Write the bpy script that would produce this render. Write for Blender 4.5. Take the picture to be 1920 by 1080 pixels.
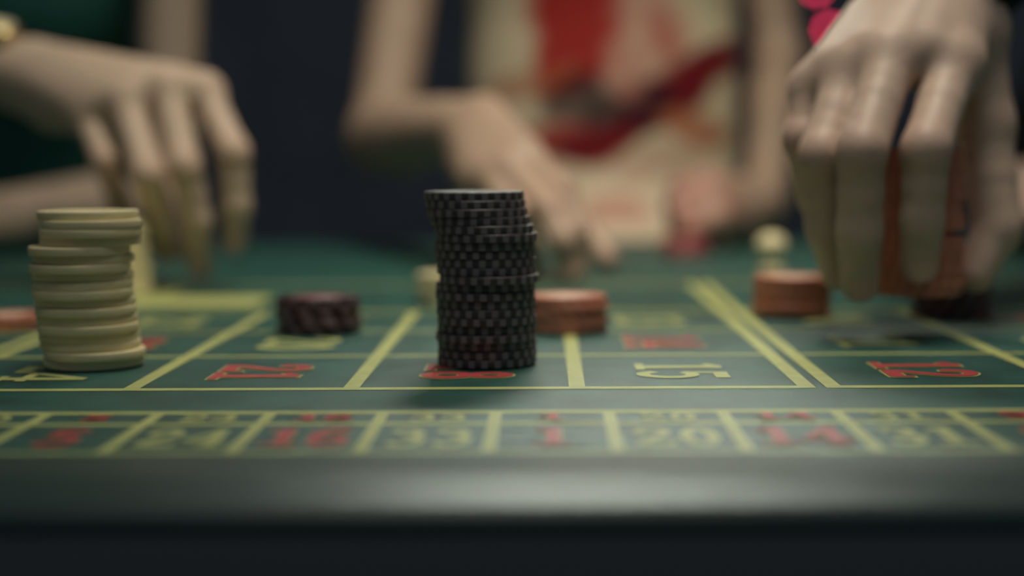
import bpy, bmesh, math, random
import numpy as np
from mathutils import Vector, Matrix

random.seed(7)
D = bpy.data
SC = bpy.context.scene
COL = SC.collection
for o in list(D.objects):
    D.objects.remove(o, do_unlink=True)

# ------------------------------------------------------------------ camera
TZ = 0.76                     # height of the playing surface above the floor
FPX = 2900.0                  # focal length in pixels of a 1920 px wide frame
CAM = Vector((0, 0, TZ + 0.082))
YAW, PITCH, ROLL = math.radians(1.3), math.atan((540 - 293) / FPX), 0.0075
cam = D.cameras.new('camera')
cam.sensor_width = 36.0
cam.lens = FPX / 1920 * 36
cam.clip_start, cam.clip_end = 0.01, 50
cam.dof.use_dof = True
cam.dof.focus_distance = 0.552
cam.dof.aperture_fstop = 3.1
cam.dof.aperture_blades = 9
camo = D.objects.new('camera', cam)
COL.objects.link(camo)
camo.matrix_world = (Matrix.Translation(CAM) @ Matrix.Rotation(YAW, 4, 'Z')
                     @ Matrix.Rotation(math.pi / 2 - PITCH, 4, 'X') @ Matrix.Rotation(-ROLL, 4, 'Z'))
SC.camera = camo
_m = camo.matrix_world.to_3x3()
RT, UP, FW = _m.col[0].copy(), _m.col[1].copy(), -_m.col[2].copy()


def P(px, py, d):
    """point at depth d (metres) along the sight line of a photo pixel"""
    return CAM + d * (FW + (px - 960) / FPX * RT + (540 - py) / FPX * UP)


# ------------------------------------------------------------------ world, lamps, exposure
SC.view_settings.view_transform = 'Standard'
SC.view_settings.look = 'None'
SC.view_settings.gamma = 1.0
SC.view_settings.use_curve_mapping = False
SC.view_settings.exposure = 0.0
w = D.worlds.new('dim_room')
SC.world = w
w.use_nodes = True
w.node_tree.nodes['Background'].inputs[0].default_value = (0.62, 0.74, 0.95, 1)
w.node_tree.nodes['Background'].inputs[1].default_value = 0.055


def area_lamp(name, loc, target, sx, sy, power, color, spread=math.pi):
    l = D.lights.new(name, 'AREA')
    l.shape = 'RECTANGLE'
    l.size, l.size_y = sx, sy
    l.energy, l.color, l.spread = power, color, spread
    o = D.objects.new(name, l)
    COL.objects.link(o)
    o.location = loc
    o.rotation_euler = (Vector(target) - Vector(loc)).to_track_quat('-Z', 'Y').to_euler()
    return o


# lamp hanging over the table, and the far lamp whose sheen lies on the near cloth
area_lamp('table_lamp', (0.12, 0.70, TZ + 1.2), (0.06, 0.98, TZ), 0.5, 0.28, 1.9, (1.0, 0.89, 0.72), math.radians(62))
area_lamp('players_fill', (0.10, 0.98, TZ + 1.30), (0.12, 1.66, TZ + 0.22), 0.5, 0.3, 1.35, (1.0, 0.89, 0.72), math.radians(70))  # added unseen fill that brightens the woman and her dress
area_lamp('front_fill', (0.10, -0.10, TZ + 1.45), (0.0, 0.75, TZ), 0.6, 0.4, 2.7, (0.98, 1.0, 0.92))  # added soft fill from behind the camera, lifts chip fronts and near cloth
area_lamp('far_lamp', (0.11, 1.22, TZ + 0.52), (0.06, 0.44, TZ), 0.36, 0.08, 0.15, (0.93, 1.0, 0.86), math.radians(40))

# ------------------------------------------------------------------ materials
MATS = {}


def mat(name, col, rough=0.6, spec=0.5, metal=0.0, var=0.0, vscale=60.0, bump=0.0, bscale=400.0,
        col2=None, sheen=0.0, sss=0.0, flush=None, emit=None, coat=0.0):
    if name in MATS:
        return MATS[name]
    m = D.materials.new(name)
    m.use_nodes = True
    nt = m.node_tree
    b = nt.nodes['Principled BSDF']
    b.inputs['Base Color'].default_value = (*col, 1)
    b.inputs['Roughness'].default_value = rough
    b.inputs['Specular IOR Level'].default_value = spec
    b.inputs['Metallic'].default_value = metal
    b.inputs['Sheen Weight'].default_value = sheen
    b.inputs['Coat Weight'].default_value = coat
    if sss:
        b.inputs['Subsurface Weight'].default_value = sss
        b.inputs['Subsurface Radius'].default_value = (1.0, 0.4, 0.25)
        b.inputs['Subsurface Scale'].default_value = 0.004
    if emit:
        b.inputs['Emission Color'].default_value = (*emit[0], 1)
        b.inputs['Emission Strength'].default_value = emit[1]
    tc = nt.nodes.new('ShaderNodeTexCoord')
    cur = None
    if var:
        n = nt.nodes.new('ShaderNodeTexNoise')
        n.inputs['Scale'].default_value = vscale
        n.inputs['Detail'].default_value = 5
        nt.links.new(tc.outputs['Object'], n.inputs['Vector'])
        r = nt.nodes.new('ShaderNodeMapRange')
        r.inputs['From Min'].default_value = 0.3
        r.inputs['From Max'].default_value = 0.7
        nt.links.new(n.outputs['Fac'], r.inputs['Value'])
        mx = nt.nodes.new('ShaderNodeMix')
        mx.data_type = 'RGBA'
        c2 = col2 or tuple(c * (1 - var) for c in col)
        mx.inputs['A'].default_value = (*c2, 1)
        mx.inputs['B'].default_value = (*col, 1)
        nt.links.new(r.outputs['Result'], mx.inputs['Factor'])
        cur = mx.outputs['Result']
    if flush:
        at = nt.nodes.new('ShaderNodeAttribute')
        at.attribute_name = 'flush'
        mx = nt.nodes.new('ShaderNodeMix')
        mx.data_type = 'RGBA'
        if cur:
            nt.links.new(cur, mx.inputs['A'])
        else:
            mx.inputs['A'].default_value = (*col, 1)
        mx.inputs['B'].default_value = (*flush, 1)
        nt.links.new(at.outputs['Fac'], mx.inputs['Factor'])
        cur = mx.outputs['Result']
    if cur:
        nt.links.new(cur, b.inputs['Base Color'])
    if bump:
        n = nt.nodes.new('ShaderNodeTexNoise')
        n.inputs['Scale'].default_value = bscale
        n.inputs['Detail'].default_value = 4
        nt.links.new(tc.outputs['Object'], n.inputs['Vector'])
        bp = nt.nodes.new('ShaderNodeBump')
        bp.inputs['Strength'].default_value = bump
        bp.inputs['Distance'].default_value = 0.001
        nt.links.new(n.outputs['Fac'], bp.inputs['Height'])
        nt.links.new(bp.outputs['Normal'], b.inputs['Normal'])
    MATS[name] = m
    return m


FELT = mat('green_cloth', (0.026, 0.120, 0.100), 0.45, 0.6, var=0.45, vscale=45, bump=0.25, bscale=1500)
PRINT_Y = mat('yellow_print', (0.55, 0.60, 0.21), 0.45, 0.6, var=0.18, vscale=120)
PRINT_R = mat('red_print', (0.55, 0.075, 0.085), 0.45, 0.5, var=0.2, vscale=120)
RAIL = mat('dark_leather', (0.016, 0.045, 0.042), 0.42, 0.6, bump=0.08, bscale=2500)
FASCIA = mat('grey_leatherette', (0.10, 0.112, 0.12), 0.7, 0.3, bump=0.08, bscale=1500)
BASEWOOD = mat('dark_wood', (0.020, 0.016, 0.014), 0.5, 0.4, var=0.5, vscale=9)
SKIN_W = mat('fair_skin', (0.58, 0.45, 0.34), 0.5, 0.35, var=0.14, vscale=35, bump=0.10, bscale=500,
             sss=0.15, flush=(0.55, 0.24, 0.17))
SKIN_T = mat('tan_skin', (0.44, 0.32, 0.235), 0.5, 0.35, var=0.14, vscale=35, bump=0.10, bscale=500,
             sss=0.15, flush=(0.42, 0.19, 0.15))
SKIN_M = mat('ruddy_skin', (0.58, 0.44, 0.35), 0.48, 0.4, var=0.16, vscale=40, bump=0.25, bscale=420,
             sss=0.15, flush=(0.50, 0.20, 0.16))
NAIL = mat('nail', (0.62, 0.40, 0.32), 0.3, 0.5)
CHIP_Y = mat('yellow_chip', (0.80, 0.71, 0.41), 0.46, 0.7, var=0.12, vscale=90)
CHIP_K = mat('black_chip', (0.040, 0.032, 0.038), 0.47, 0.8, var=0.3, vscale=120)
SPOT_K = mat('grey_spot', (0.19, 0.165, 0.18), 0.47, 0.5)
CHIP_O = mat('orange_chip', (0.56, 0.20, 0.13), 0.4, 0.5, var=0.15, vscale=90)
SPOT_O = mat('pale_orange_spot', (0.62, 0.27, 0.18), 0.4, 0.5)
CHIP_D = mat('maroon_black_chip', (0.055, 0.022, 0.026), 0.38, 0.5, var=0.2, vscale=90)
SPOT_D = mat('mauve_spot', (0.20, 0.13, 0.15), 0.4, 0.5)
CHIP_R = mat('red_chip', (0.42, 0.03, 0.045), 0.4, 0.5, var=0.15, vscale=90)
SPOT_R = mat('pink_spot', (0.6, 0.3, 0.3), 0.4, 0.5)
INL_O = mat('pale_inlay', (0.80, 0.55, 0.42), 0.4, 0.5)
INL_D = mat('mauve_inlay', (0.26, 0.13, 0.14), 0.4, 0.5)
GOLD = mat('gold', (0.85, 0.68, 0.30), 0.22, 0.5, metal=1.0)
STRAP = mat('dark_strap', (0.03, 0.022, 0.018), 0.5, 0.4)
DIAL = mat('pale_dial', (0.75, 0.70, 0.5), 0.3, 0.5)
SUIT = mat('charcoal_suit', (0.016, 0.020, 0.022), 0.8, 0.2, var=0.4, vscale=300, bump=0.2, bscale=900)
TEAL = mat('teal_fabric', (0.035, 0.165, 0.135), 0.75, 0.25, var=0.35, vscale=18, bump=0.1, bscale=600)
HAIR_D = mat('dark_hair', (0.025, 0.016, 0.011), 0.45, 0.4, bump=0.4, bscale=250)
HAIR_B = mat('brown_hair', (0.10, 0.055, 0.030), 0.45, 0.4, bump=0.4, bscale=250)
EYE = mat('eye_white', (0.75, 0.75, 0.72), 0.2, 0.5)
WALL = mat('dark_wall_paint', (0.43, 0.46, 0.47), 0.8, 0.2, var=0.25, vscale=3)
CARPET = mat('dark_carpet', (0.07, 0.075, 0.085), 0.95, 0.1, var=0.4, vscale=30)
REDLAMP = mat('red_lamp_glass', (0.6, 0.03, 0.08), 0.3, 0.5, emit=((1.0, 0.045, 0.13), 8.0))
LAMPBOX = mat('lamp_housing', (0.03, 0.03, 0.03), 0.5, 0.4)


# ------------------------------------------------------------------ object helpers
def link(name, mesh, parent=None, loc=None):
    o = D.objects.new(name, mesh)
    COL.objects.link(o)
    if parent is not None:
        o.parent = parent
    if loc is not None:
        o.location = loc
    return o


def empty(name, loc=(0, 0, 0)):
    o = D.objects.new(name, None)
    COL.objects.link(o)
    o.location = loc
    o.empty_display_size = 0.02
    return o


def tag(o, label=None, cat=None, group=None, kind=None):
    if label:
        o['label'] = label
    if cat:
        o['category'] = cat
    if group:
        o['group'] = group
    if kind:
        o['kind'] = kind
    return o


def mesh_py(name, verts, faces, m, smooth=False):
    me = D.meshes.new(name)
    me.from_pydata([tuple(v) for v in verts], [], faces)
    for mm in (m if isinstance(m, (list, tuple)) else [m]):
        me.materials.append(mm)
    if smooth:
        me.polygons.foreach_set('use_smooth', [True] * len(me.polygons))
    me.update()
    return me


def box_mesh(name, x0, x1, y0, y1, z0, z1, m, bevel=0.0, seg=3):
    bm = bmesh.new()
    bmesh.ops.create_cube(bm, size=1)
    for v in bm.verts:
        v.co = ((x0 + x1) / 2 + v.co.x * (x1 - x0), (y0 + y1) / 2 + v.co.y * (y1 - y0), (z0 + z1) / 2 + v.co.z * (z1 - z0))
    if bevel:
        bmesh.ops.bevel(bm, geom=bm.edges[:], offset=bevel, segments=seg, affect='EDGES', profile=0.5)
    me = D.meshes.new(name)
    bm.to_mesh(me)
    bm.free()
    me.materials.append(m)
    if bevel:
        me.polygons.foreach_set('use_smooth', [True] * len(me.polygons))
    return me


def lathe_mesh(name, prof, m, seg=48):
    v, f = [], []
    rings = []
    for (r, z) in prof:
        if r < 1e-9:
            rings.append([len(v)])
            v.append((0, 0, z))
        else:
            rings.append(list(range(len(v), len(v) + seg)))
            v += [(r * math.cos(2 * math.pi * i / seg), r * math.sin(2 * math.pi * i / seg), z) for i in range(seg)]
    for a, b in zip(rings[:-1], rings[1:]):
        for i in range(seg):
            j = (i + 1) % seg
            if len(a) == 1:
                f.append((a[0], b[j], b[i]))
            elif len(b) == 1:
                f.append((a[i], a[j], b[0]))
            else:
                f.append((a[i], a[j], b[j], b[i]))
    return mesh_py(name, v, f, m, True)


# ------------------------------------------------------------------ the room
def struct(name, me):
    o = link(name, me)
    o['kind'] = 'structure'
    return o


struct('floor', box_mesh('floor', -11, 11, -4.0, 6.2, -0.1, 0.0, CARPET))
struct('wall_back', box_mesh('wall_back', -11, 11, 6.0, 6.15, 0.0, 3.4, WALL))
struct('baseboard_back', box_mesh('baseboard_back', -11, 11, 5.97, 6.0, 0.0, 0.14, BASEWOOD))

# ------------------------------------------------------------------ roulette table
TX0, TX1 = -1.25, 1.05
EDGE, RAILY, FAR = 0.360, 0.420, 1.46
table = tag(empty('roulette_table', (0, 0.95, 0)), 'green cloth roulette table with yellow lines and red and yellow numbers', 'table')


def tpart(name, me, parent=table):
    o = link(name, me, parent)
    o.location = Vector((0, 0, 0)) - (Vector((0, 0.95, 0)) if parent is table else Vector((0, 0, 0)))
    return o


felt = tpart('cloth', box_mesh('cloth', TX0, TX1, RAILY, FAR, TZ - 0.03, TZ, FELT))
def rail_mesh(x0, x1, y_in, y_out):
    s_ = 1 if y_in > y_out else -1
    r = 0.005
    prof = [(y_in, TZ - 0.01), (y_in, TZ), (y_in - s_ * 0.025, TZ - 0.0003)] + [(y_out + s_ * r * (1 - math.sin(math.pi / 2 * i / 6)), TZ - 0.0011 - r * (1 - math.cos(math.pi / 2 * i / 6))) for i in range(7)]
    prof += [(y_out, TZ - 0.0064), (y_in, TZ - 0.0064)]
    n = len(prof)
    v = [(x0, y, z) for y, z in prof] + [(x1, y, z) for y, z in prof]
    f = [(i, (i + 1) % n, n + (i + 1) % n, n + i) for i in range(n)] + [tuple(range(n))[::-1], tuple(range(n, 2 * n))]
    return mesh_py('rail', v, f, RAIL, True)


rail_front = tpart('rail', rail_mesh(TX0 - 0.07, TX1 + 0.07, RAILY, EDGE))
rail_far = tpart('rail', rail_mesh(TX0 - 0.07, TX1 + 0.07, FAR, FAR + 0.07))
for x in (TX0 - 0.07, TX1):
    tpart('rail', box_mesh('rail', x, x + 0.07, RAILY, FAR, TZ - 0.075, TZ, RAIL, 0.010, 4))
tpart('fascia', box_mesh('fascia', TX0 - 0.07, TX1 + 0.07, EDGE + 0.0003, EDGE + 0.028, TZ - 0.21, TZ - 0.0066, FASCIA, 0.0008, 2))
tpart('apron', box_mesh('apron', TX0, TX1, EDGE + 0.03, FAR + 0.04, TZ - 0.20, TZ - 0.03, BASEWOOD, 0.004, 2))
for x in (TX0 + 0.12, TX1 - 0.12):
    for y in (EDGE + 0.14, FAR - 0.07):
        tpart('leg', box_mesh('leg', x - 0.045, x + 0.045, y - 0.045, y + 0.045, 0, TZ - 0.20, BASEWOOD, 0.008, 2))


def line(x0, x1, y0, y1, z=0.00012):
    me = mesh_py('printed_line', [(x0, y0, TZ + z), (x1, y0, TZ + z), (x1, y1, TZ + z), (x0, y1, TZ + z)], [(0, 1, 2, 3)], PRINT_Y)
    return tpart('printed_line', me)


# betting grid: dozens are separate frames of 4 x 3 cells
ROWS = [0.5435, 0.634, 0.7245, 0.815]
LW = 0.0058
DOZ = [(-0.3185 - 0.2405, [-0.479, -0.399, -0.319], -0.2385), (-0.2295, [-0.149, -0.070, 0.0105], 0.0915),
       (0.1010, [0.1845, 0.265, 0.3455], 0.426)]
for (xa, mids, xb) in DOZ:
    for i, y in enumerate(ROWS):
        wl = LW if i in (0, 3) else 0.0045
        line(xa - LW / 2, xb + LW / 2, y - wl / 2, y + wl / 2)
    for x in [xa] + mids + [xb]:
        y1 = 0.985 if x in (xa, xb) else ROWS[3]
        line(x - LW / 2, x + LW / 2, ROWS[0] - LW / 2, y1, 0.00016)
    line(xa - LW / 2, xb + LW / 2, 0.985, 0.991)
# broad printed bar of the outside bets behind the grid
line(-0.262, -0.162, 0.850, 0.915, 0.00014)

# racetrack of wheel numbers along the near side
TRY = [0.4245, 0.4710, 0.4925]
TRX = [-0.1612 + 0.03615 * i for i in range(-4, 13)]
for y, wl in zip(TRY, (0.003, 0.0042, 0.0052)):
    line(TRX[0], TRX[-1], y - wl / 2, y + wl / 2)
for x in TRX:
    line(x - 0.002, x + 0.002, TRY[0], TRY[2], 0.00016)


# ---- slab digits drawn as ribbons
def crom(pts, n=7):
    if len(pts) < 3:
        return [Vector(p) for p in pts]
    q = [Vector(p) for p in pts]
    q = [q[0] * 2 - q[1]] + q + [q[-1] * 2 - q[-2]]
    out = []
    for i in range(1, len(q) - 2):
        for k in range(n):
            t = k / n
            a, b, c, d = q[i - 1:i + 3]
            out.append(0.5 * ((2 * b) + (c - a) * t + (2 * a - 5 * b + 4 * c - d) * t * t + (3 * b - a - 3 * c + d) * t ** 3))
    out.append(q[-2])
    return out


def ell(cx, cy, rx, ry, n=30):
    return [Vector((cx + rx * math.sin(2 * math.pi * i / n), cy + ry * math.cos(2 * math.pi * i / n))) for i in range(n + 1)]


def G(pts, wid):
    return (crom(pts), wid)


six = [G([(.50, .82), (.40, .94), (.26, .93), (.12, .72), (.09, .42), (.14, .15), (.31, .05), (.48, .14), (.52, .31), (.46, .48), (.30, .55), (.14, .44)], .15)]
GLY = {
    '0': [(ell(.30, .5, .19, .43), .17)],
    '1': [([Vector((.31, .02)), Vector((.31, .98))], .20), ([Vector((.31, .95)), Vector((.08, .80))], .10), ([Vector((.05, .05)), Vector((.56, .05))], .10)],
    '2': [G([(.10, .72), (.15, .89), (.31, .94), (.47, .84), (.46, .65), (.32, .44), (.10, .16)], .15), ([Vector((.05, .09)), Vector((.57, .09))], .17),
          ([Vector((.55, .05)), Vector((.56, .27))], .08), (ell(.13, .72, .045, .045, 10), .09)],
    '3': [G([(.10, .78), (.18, .92), (.34, .93), (.46, .81), (.42, .62), (.24, .54)], .15), G([(.24, .54), (.46, .45), (.50, .25), (.38, .08), (.20, .06), (.08, .20)], .16)],
    '4': [([Vector((.42, .0)), Vector((.42, .98))], .18), ([Vector((.40, .95)), Vector((.04, .34))], .10), ([Vector((.0, .30)), Vector((.62, .30))], .12),
          ([Vector((.24, .04)), Vector((.60, .04))], .09)],
    '5': [([Vector((.10, .91)), Vector((.54, .91))], .16), ([Vector((.14, .95)), Vector((.12, .50))], .09),
          G([(.12, .52), (.30, .60), (.47, .50), (.50, .28), (.38, .09), (.20, .06), (.07, .19)], .15)],
    '6': six,
    '7': [([Vector((.05, .90)), Vector((.56, .90))], .17), G([(.52, .90), (.36, .55), (.27, .0)], .17)],
    '8': [(ell(.30, .74, .155, .19), .14), (ell(.30, .27, .19, .21), .16)],
    '9': [([Vector((.6, 1.0)) - p for p in six[0][0]], .15)],
}


def number_mesh(txt, origin, right, up, sx, sy, red, outline=0.05, z=0.0):
    v, f, mi = [], [], []

    def ribbon(pts, wid, grow, zz, ox, mat_i):
        pts = list(pts)
        closed = (pts[0] - pts[-1]).length < 1e-6
        if grow and not closed:
            pts[0] = pts[0] + (pts[0] - pts[1]).normalized() * grow / 2
            pts[-1] = pts[-1] + (pts[-1] - pts[-2]).normalized() * grow / 2
        b = len(v)
        n = len(pts)
        for i, p in enumerate(pts):
            a = pts[i - 1] if i > 0 else (pts[-2] if closed else pts[0])
            c = pts[i + 1] if i < n - 1 else (pts[1] if closed else pts[-1])
            t = (c - a).normalized()
            nn = Vector((-t.y, t.x)) * (wid + grow) / 2
            for s in (1, -1):
                q = p + nn * s
                co = origin + right * ((q.x + ox) * sx) + up * (q.y * sy)
                v.append((co.x, co.y, TZ + zz))
        for i in range(n - 1):
            f.append((b + 2 * i, b + 2 * i + 1, b + 2 * i + 3, b + 2 * i + 2))
            mi.append(mat_i)

    tot = 0.64 * len(txt) - 0.04
    for k, ch in enumerate(txt):
        ox = 0.64 * k - tot / 2
        for si, (pts, wid) in enumerate(GLY[ch]):
            z = 0.00003 * si
            if red:
                ribbon(pts, wid, outline, 0.00022 + z, ox, 0)
                ribbon(pts, wid, 0.0, 0.00045 + z, ox, 1)
            else:
                ribbon(pts, wid, 0.0, 0.00022 + z, ox, 0)
    me = mesh_py('printed_number', v, f, [PRINT_Y, PRINT_R])
    me.polygons.foreach_set('material_index', mi)
    return me


REDS = {1, 3, 5, 7, 9, 12, 14, 16, 18, 19, 21, 23, 25, 27, 30, 32, 34, 36}
CELLS = []
for (xa, mids, xb), first in zip(DOZ, (36, 24, 12)):
    e = [xa] + mids + [xb]
    for i in range(4):
        CELLS.append(((e[i] + e[i + 1]) / 2, first - 3 * i))
for xc, top in CELLS:
    for r in range(3):
        n = top - r
        yc = (ROWS[r] + ROWS[r + 1]) / 2 - 0.003
        me = number_mesh(str(n), Vector((xc - 0.017, yc, 0)), Vector((0, -1, 0)), Vector((1, 0, 0)), 0.034, 0.034, n in REDS)
        o = tpart('printed_number', me)
        o['label'] = ('red' if n in REDS else 'yellow') + ' number %d printed sideways on the cloth' % n
WHEEL = [30, 8, 23, 10, 5, 24, 16, 33, 1, 20, 14, 31, 9, 22, 18, 29]
for i, n in enumerate(WHEEL):
    xc = (TRX[i] + TRX[i + 1]) / 2
    for (y0, hgt, sx) in ((TRY[0] + 0.009, 0.0275, 0.0212), (TRY[1] + 0.0045, 0.0125, 0.0150)):
        me = number_mesh(str(n), Vector((xc, y0, 0)), Vector((1, 0, 0)), Vector((0, 1, 0)), sx, hgt, n in REDS, 0.03)
        tpart('printed_number', me)

# ------------------------------------------------------------------ chips
CR = 0.0195


def chip_mesh(name, t, m):
    e = 0.00045
    prof = [(0, t - 0.0002), (0.0125, t - 0.0002), (0.0130, t), (CR - e, t), (CR - e * 0.3, t - e * 0.3), (CR, t - e),
            (CR, e), (CR - e * 0.3, e * 0.3), (CR - e, 0), (0.0130, 0), (0.0125, 0.0002), (0, 0.0002)]
    prof = prof[::-1]
    return lathe_mesh(name, prof, m, 56)


def spot_mesh(name, t, m, ang, full=0.9):
    v, f = [], []
    n = 3
    h0, h1 = t * (1 - full) / 2, t * (1 + full) / 2
    for i in range(n + 1):
        a = -ang / 2 + ang * i / n
        for r, z in ((CR - 0.0008, h0), (CR + 0.00010, h0 + 0.0001), (CR + 0.00010, h1 - 0.0001), (CR - 0.0008, h1)):
            v.append((r * math.cos(a), r * math.sin(a), z))
    for i in range(n):
        for k in range(3):
            a = 4 * i + k
            f.append((a, a + 4, a + 5, a + 1))
    f.append((0, 1, 2, 3))
    f.append((4 * n + 3, 4 * n + 2, 4 * n + 1, 4 * n))
    return mesh_py(name, v, f, m)


ORD = ['', 'second', 'third', 'fourth', 'fifth', 'sixth', 'seventh', 'eighth', 'ninth', 'tenth', 'eleventh', 'twelfth',
       'thirteenth', 'fourteenth', 'fifteenth', 'sixteenth', 'seventeenth', 'eighteenth', 'nineteenth', 'twentieth',
       'twenty-first', 'twenty-second']
CHIPM = {}


def chip_kind(key, t, m, spot, nspot, ang):
    CHIPM[key] = (chip_mesh(key + '_chip', t, m), spot_mesh(key + '_edge_spot', t, spot, ang) if spot else None, nspot, t)


INLAY = {}
chip_kind('yellow', 0.0034, CHIP_Y, None, 0, 0)
chip_kind('black', 0.00322, CHIP_K, SPOT_K, 24, 0.125)
chip_kind('orange', 0.0033, CHIP_O, SPOT_O, 20, 0.13)
chip_kind('dark', 0.0033, CHIP_D, SPOT_D, 12, 0.22)
chip_kind('red', 0.0033, CHIP_R, SPOT_R, 8, 0.30)


def stack(key, base, offs, adj, where, group, step=None, jit=0.0004, seed=1, tilt=(0, 0)):
    """offs: list of (dx, dy) from the bottom chip up"""
    rnd = random.Random(seed)
    body, spot, ns, t = CHIPM[key]
    n = len(offs)
    z = base[2]
    for i, (dx, dy) in enumerate(offs):
        c = link(key + '_chip', body)
        c.location = (base[0] + dx + rnd.uniform(-jit, jit) + tilt[0] * i * t, base[1] + dy + rnd.uniform(-jit, jit) + tilt[1] * i * t, z)
        rot = rnd.uniform(0, 6.28) if step is None else step(i)
        c.rotation_euler = (0, 0, rot)
        k = n - 1 - i
        if n == 1:
            lab = adj + ' ' + where
        elif i == n - 1:
            lab = adj + ', topmost of ' + where
        elif i == 0:
            lab = adj + ', lowest of ' + where
        elif i < n // 2:
            lab = adj + ', ' + ORD[i] + ' from the bottom of ' + where
        else:
            lab = adj + ', ' + ORD[k] + ' from the top of ' + where
        tag(c, lab, 'chip', group)
        if spot:
            for q in range(ns):
                s = link('edge_spot', spot, c)
                s.rotation_euler = (0, 0, 2 * math.pi * q / ns)
        if key in ('orange', 'dark', 'red'):
            if key not in INLAY:
                INLAY[key] = lathe_mesh('inlay', [(0.0122, 0), (0.0122, 0.00015), (0, 0.00015)], {'orange': INL_O, 'dark': INL_D, 'red': INL_O}[key], 32)
            link('inlay', INLAY[key], c, (0, 0, t - 0.0002))
        z += t + 0.00001


Z0 = TZ + 0.0006


def lerp_list(pts, n):
    """pts: (index from the top, offset px) -> list from bottom to top"""
    xs = [p[0] for p in pts]
    ys = [p[1] for p in pts]
    return [float(np.interp(n - 1 - i, xs, ys)) for i in range(n)]


# tall pale yellow stack in front at the left
ny = 18
ctr = lerp_list([(0, 145), (1, 155), (2, 154), (3, 150), (4, 134), (5, 136), (6, 132), (8, 134), (10, 138), (12, 141), (14, 143), (15, 146), (16, 155), (17, 151)], ny)
dys = [0, -.0012, .0006, .0004, -.0008, .0004, -.0007, .0006, -.0009, -.0002, .0003, -.0018, .0002, -.0020, .0004, -.0010, -.0012, 0.0004]
stack('yellow', (-0.1815, 0.6070, Z0), [((c - 145) / 4780, dys[i % 18] * 1.4) for i, c in enumerate(ctr)],
      'pale yellow chip', 'the tall plain yellow stack at the left', 'tall yellow chip stack', seed=3)
# tall black stack in the middle
nb = 21
ctr = lerp_list([(0, 888), (1, 891), (2, 896), (3, 901), (4, 909), (5, 913), (6, 911), (7, 911), (9, 911), (10, 917), (11, 911), (16, 911), (20, 911)], nb)
dyb = [0.0003 * ((i * 7) % 5 - 2) for i in range(nb)]
for i, q in ((20, .0004), (19, -.0008), (18, -.0016), (17, -.0010), (16, -.0022), (15, -.0024), (14, -.0006)):
    dyb[i] = q
dyb[nb - 1 - 10] = -0.0022
dyb[nb - 1 - 17] = -0.0018
stack('black', (-0.0240, 0.6085, Z0), [((c - 911) / 4780, dyb[i]) for i, c in enumerate(ctr)],
      'black chip with grey edge spots', 'the tall leaning black stack', 'tall black chip stack',
      step=lambda i: (0.13 if i % 2 else 0.0) + 0.035 * math.sin(i * 0.9) + random.uniform(-.03, .03), seed=5)
# low stacks on the cloth behind
stack('orange', (0.0085, 0.7225, Z0), [(0, 0), (.0006, 0), (-.0004, .0003), (.0005, 0), (0, 0)], 'orange chip',
      'the low stack just right of the black stack', 'low orange stack beside the black stack', seed=11)
stack('orange', (0.1245, 0.7870, Z0), [(0, 0), (-.0004, 0), (.0005, .0004), (0, 0), (.0006, 0), (.0002, 0)], 'orange chip',
      'the low stack left of the hand', 'low orange stack left of the hand', seed=12)
stack('dark', (-0.1075, 0.7230, Z0), [(0, 0), (.0005, 0), (-.0005, .0003), (.0002, 0), (0, 0)], 'dark maroon chip',
      'the low stack between the tall stacks', 'low dark stack between the tall stacks', seed=13)
stack('dark', (0.2040, 0.7830, Z0), [(0, 0), (.0005, 0), (-.0005, .0003), (.0002, 0), (0.0003, 0)], 'dark mauve chip',
      'the low stack under the lifted chips', 'low dark stack at the right', seed=14)
stack('yellow', (-0.2610, 0.9300, Z0), [(.0015 - .0003 * i + .0008 * ((i * 5) % 3 - 1), 0) for i in range(13)], 'blurred yellow chip',
      'the stack behind the tall yellow one', 'yellow stack behind the tall one', seed=15)
stack('yellow', (-0.0530, 0.8580, Z0), [(0, 0), (.0008, 0), (-.0005, 0), (.0004, 0), (0, 0)], 'blurred yellow chip',
      'the low stack behind the black stack', 'low yellow stack behind the black stack', seed=16)
stack('orange', (-0.2660, 0.7450, Z0), [(0, 0), (.0006, 0)], 'orange chip', 'the pair at the left edge', 'orange pair at the left edge', seed=17)
stack('red', (0.1130, 1.2700, Z0), [(0, 0), (.0008, 0), (-.0004, 0), (.0006, 0)], 'red chip', 'the small stack beside the resting fist', 'red stack by the fist', seed=18)

# small pale marker standing behind the right-hand orange stack
mk = lathe_mesh('game_marker', [(0, 0), (0.0085, 0), (0.009, 0.001), (0.009, 0.004), (0.0065, 0.006), (0.0055, 0.009), (0.0075, 0.012),
                                (0.0100, 0.016), (0.0105, 0.020), (0.009, 0.024), (0.0055, 0.027), (0, 0.028)], CHIP_Y, 32)
o = link('game_marker', mk, loc=P(1446, 520, 1.06))
o.location.z = Z0
tag(o, 'small pale yellow round-topped game marker behind the orange chips', 'marker')

# stack lifted by the hand
HB = P(1722, 551, 0.705)
offs = [(0, 0)] * 20
offs = [(.0003 * ((i * 3) % 4 - 1.5), 0) for i in range(20)]
offs[8] = (-.0028, .0015)
stack('orange', (HB.x, HB.y, HB.z), offs, 'salmon orange chip', 'the stack gripped by the hand', 'stack lifted by the hand',
      step=lambda i: 0.055 * i if i < 8 else 0.02 * i + .4, seed=21)


# ------------------------------------------------------------------ organic surfaces from distance fields
def v3(p):
    return np.array(tuple(p), dtype=np.float32)


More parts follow.
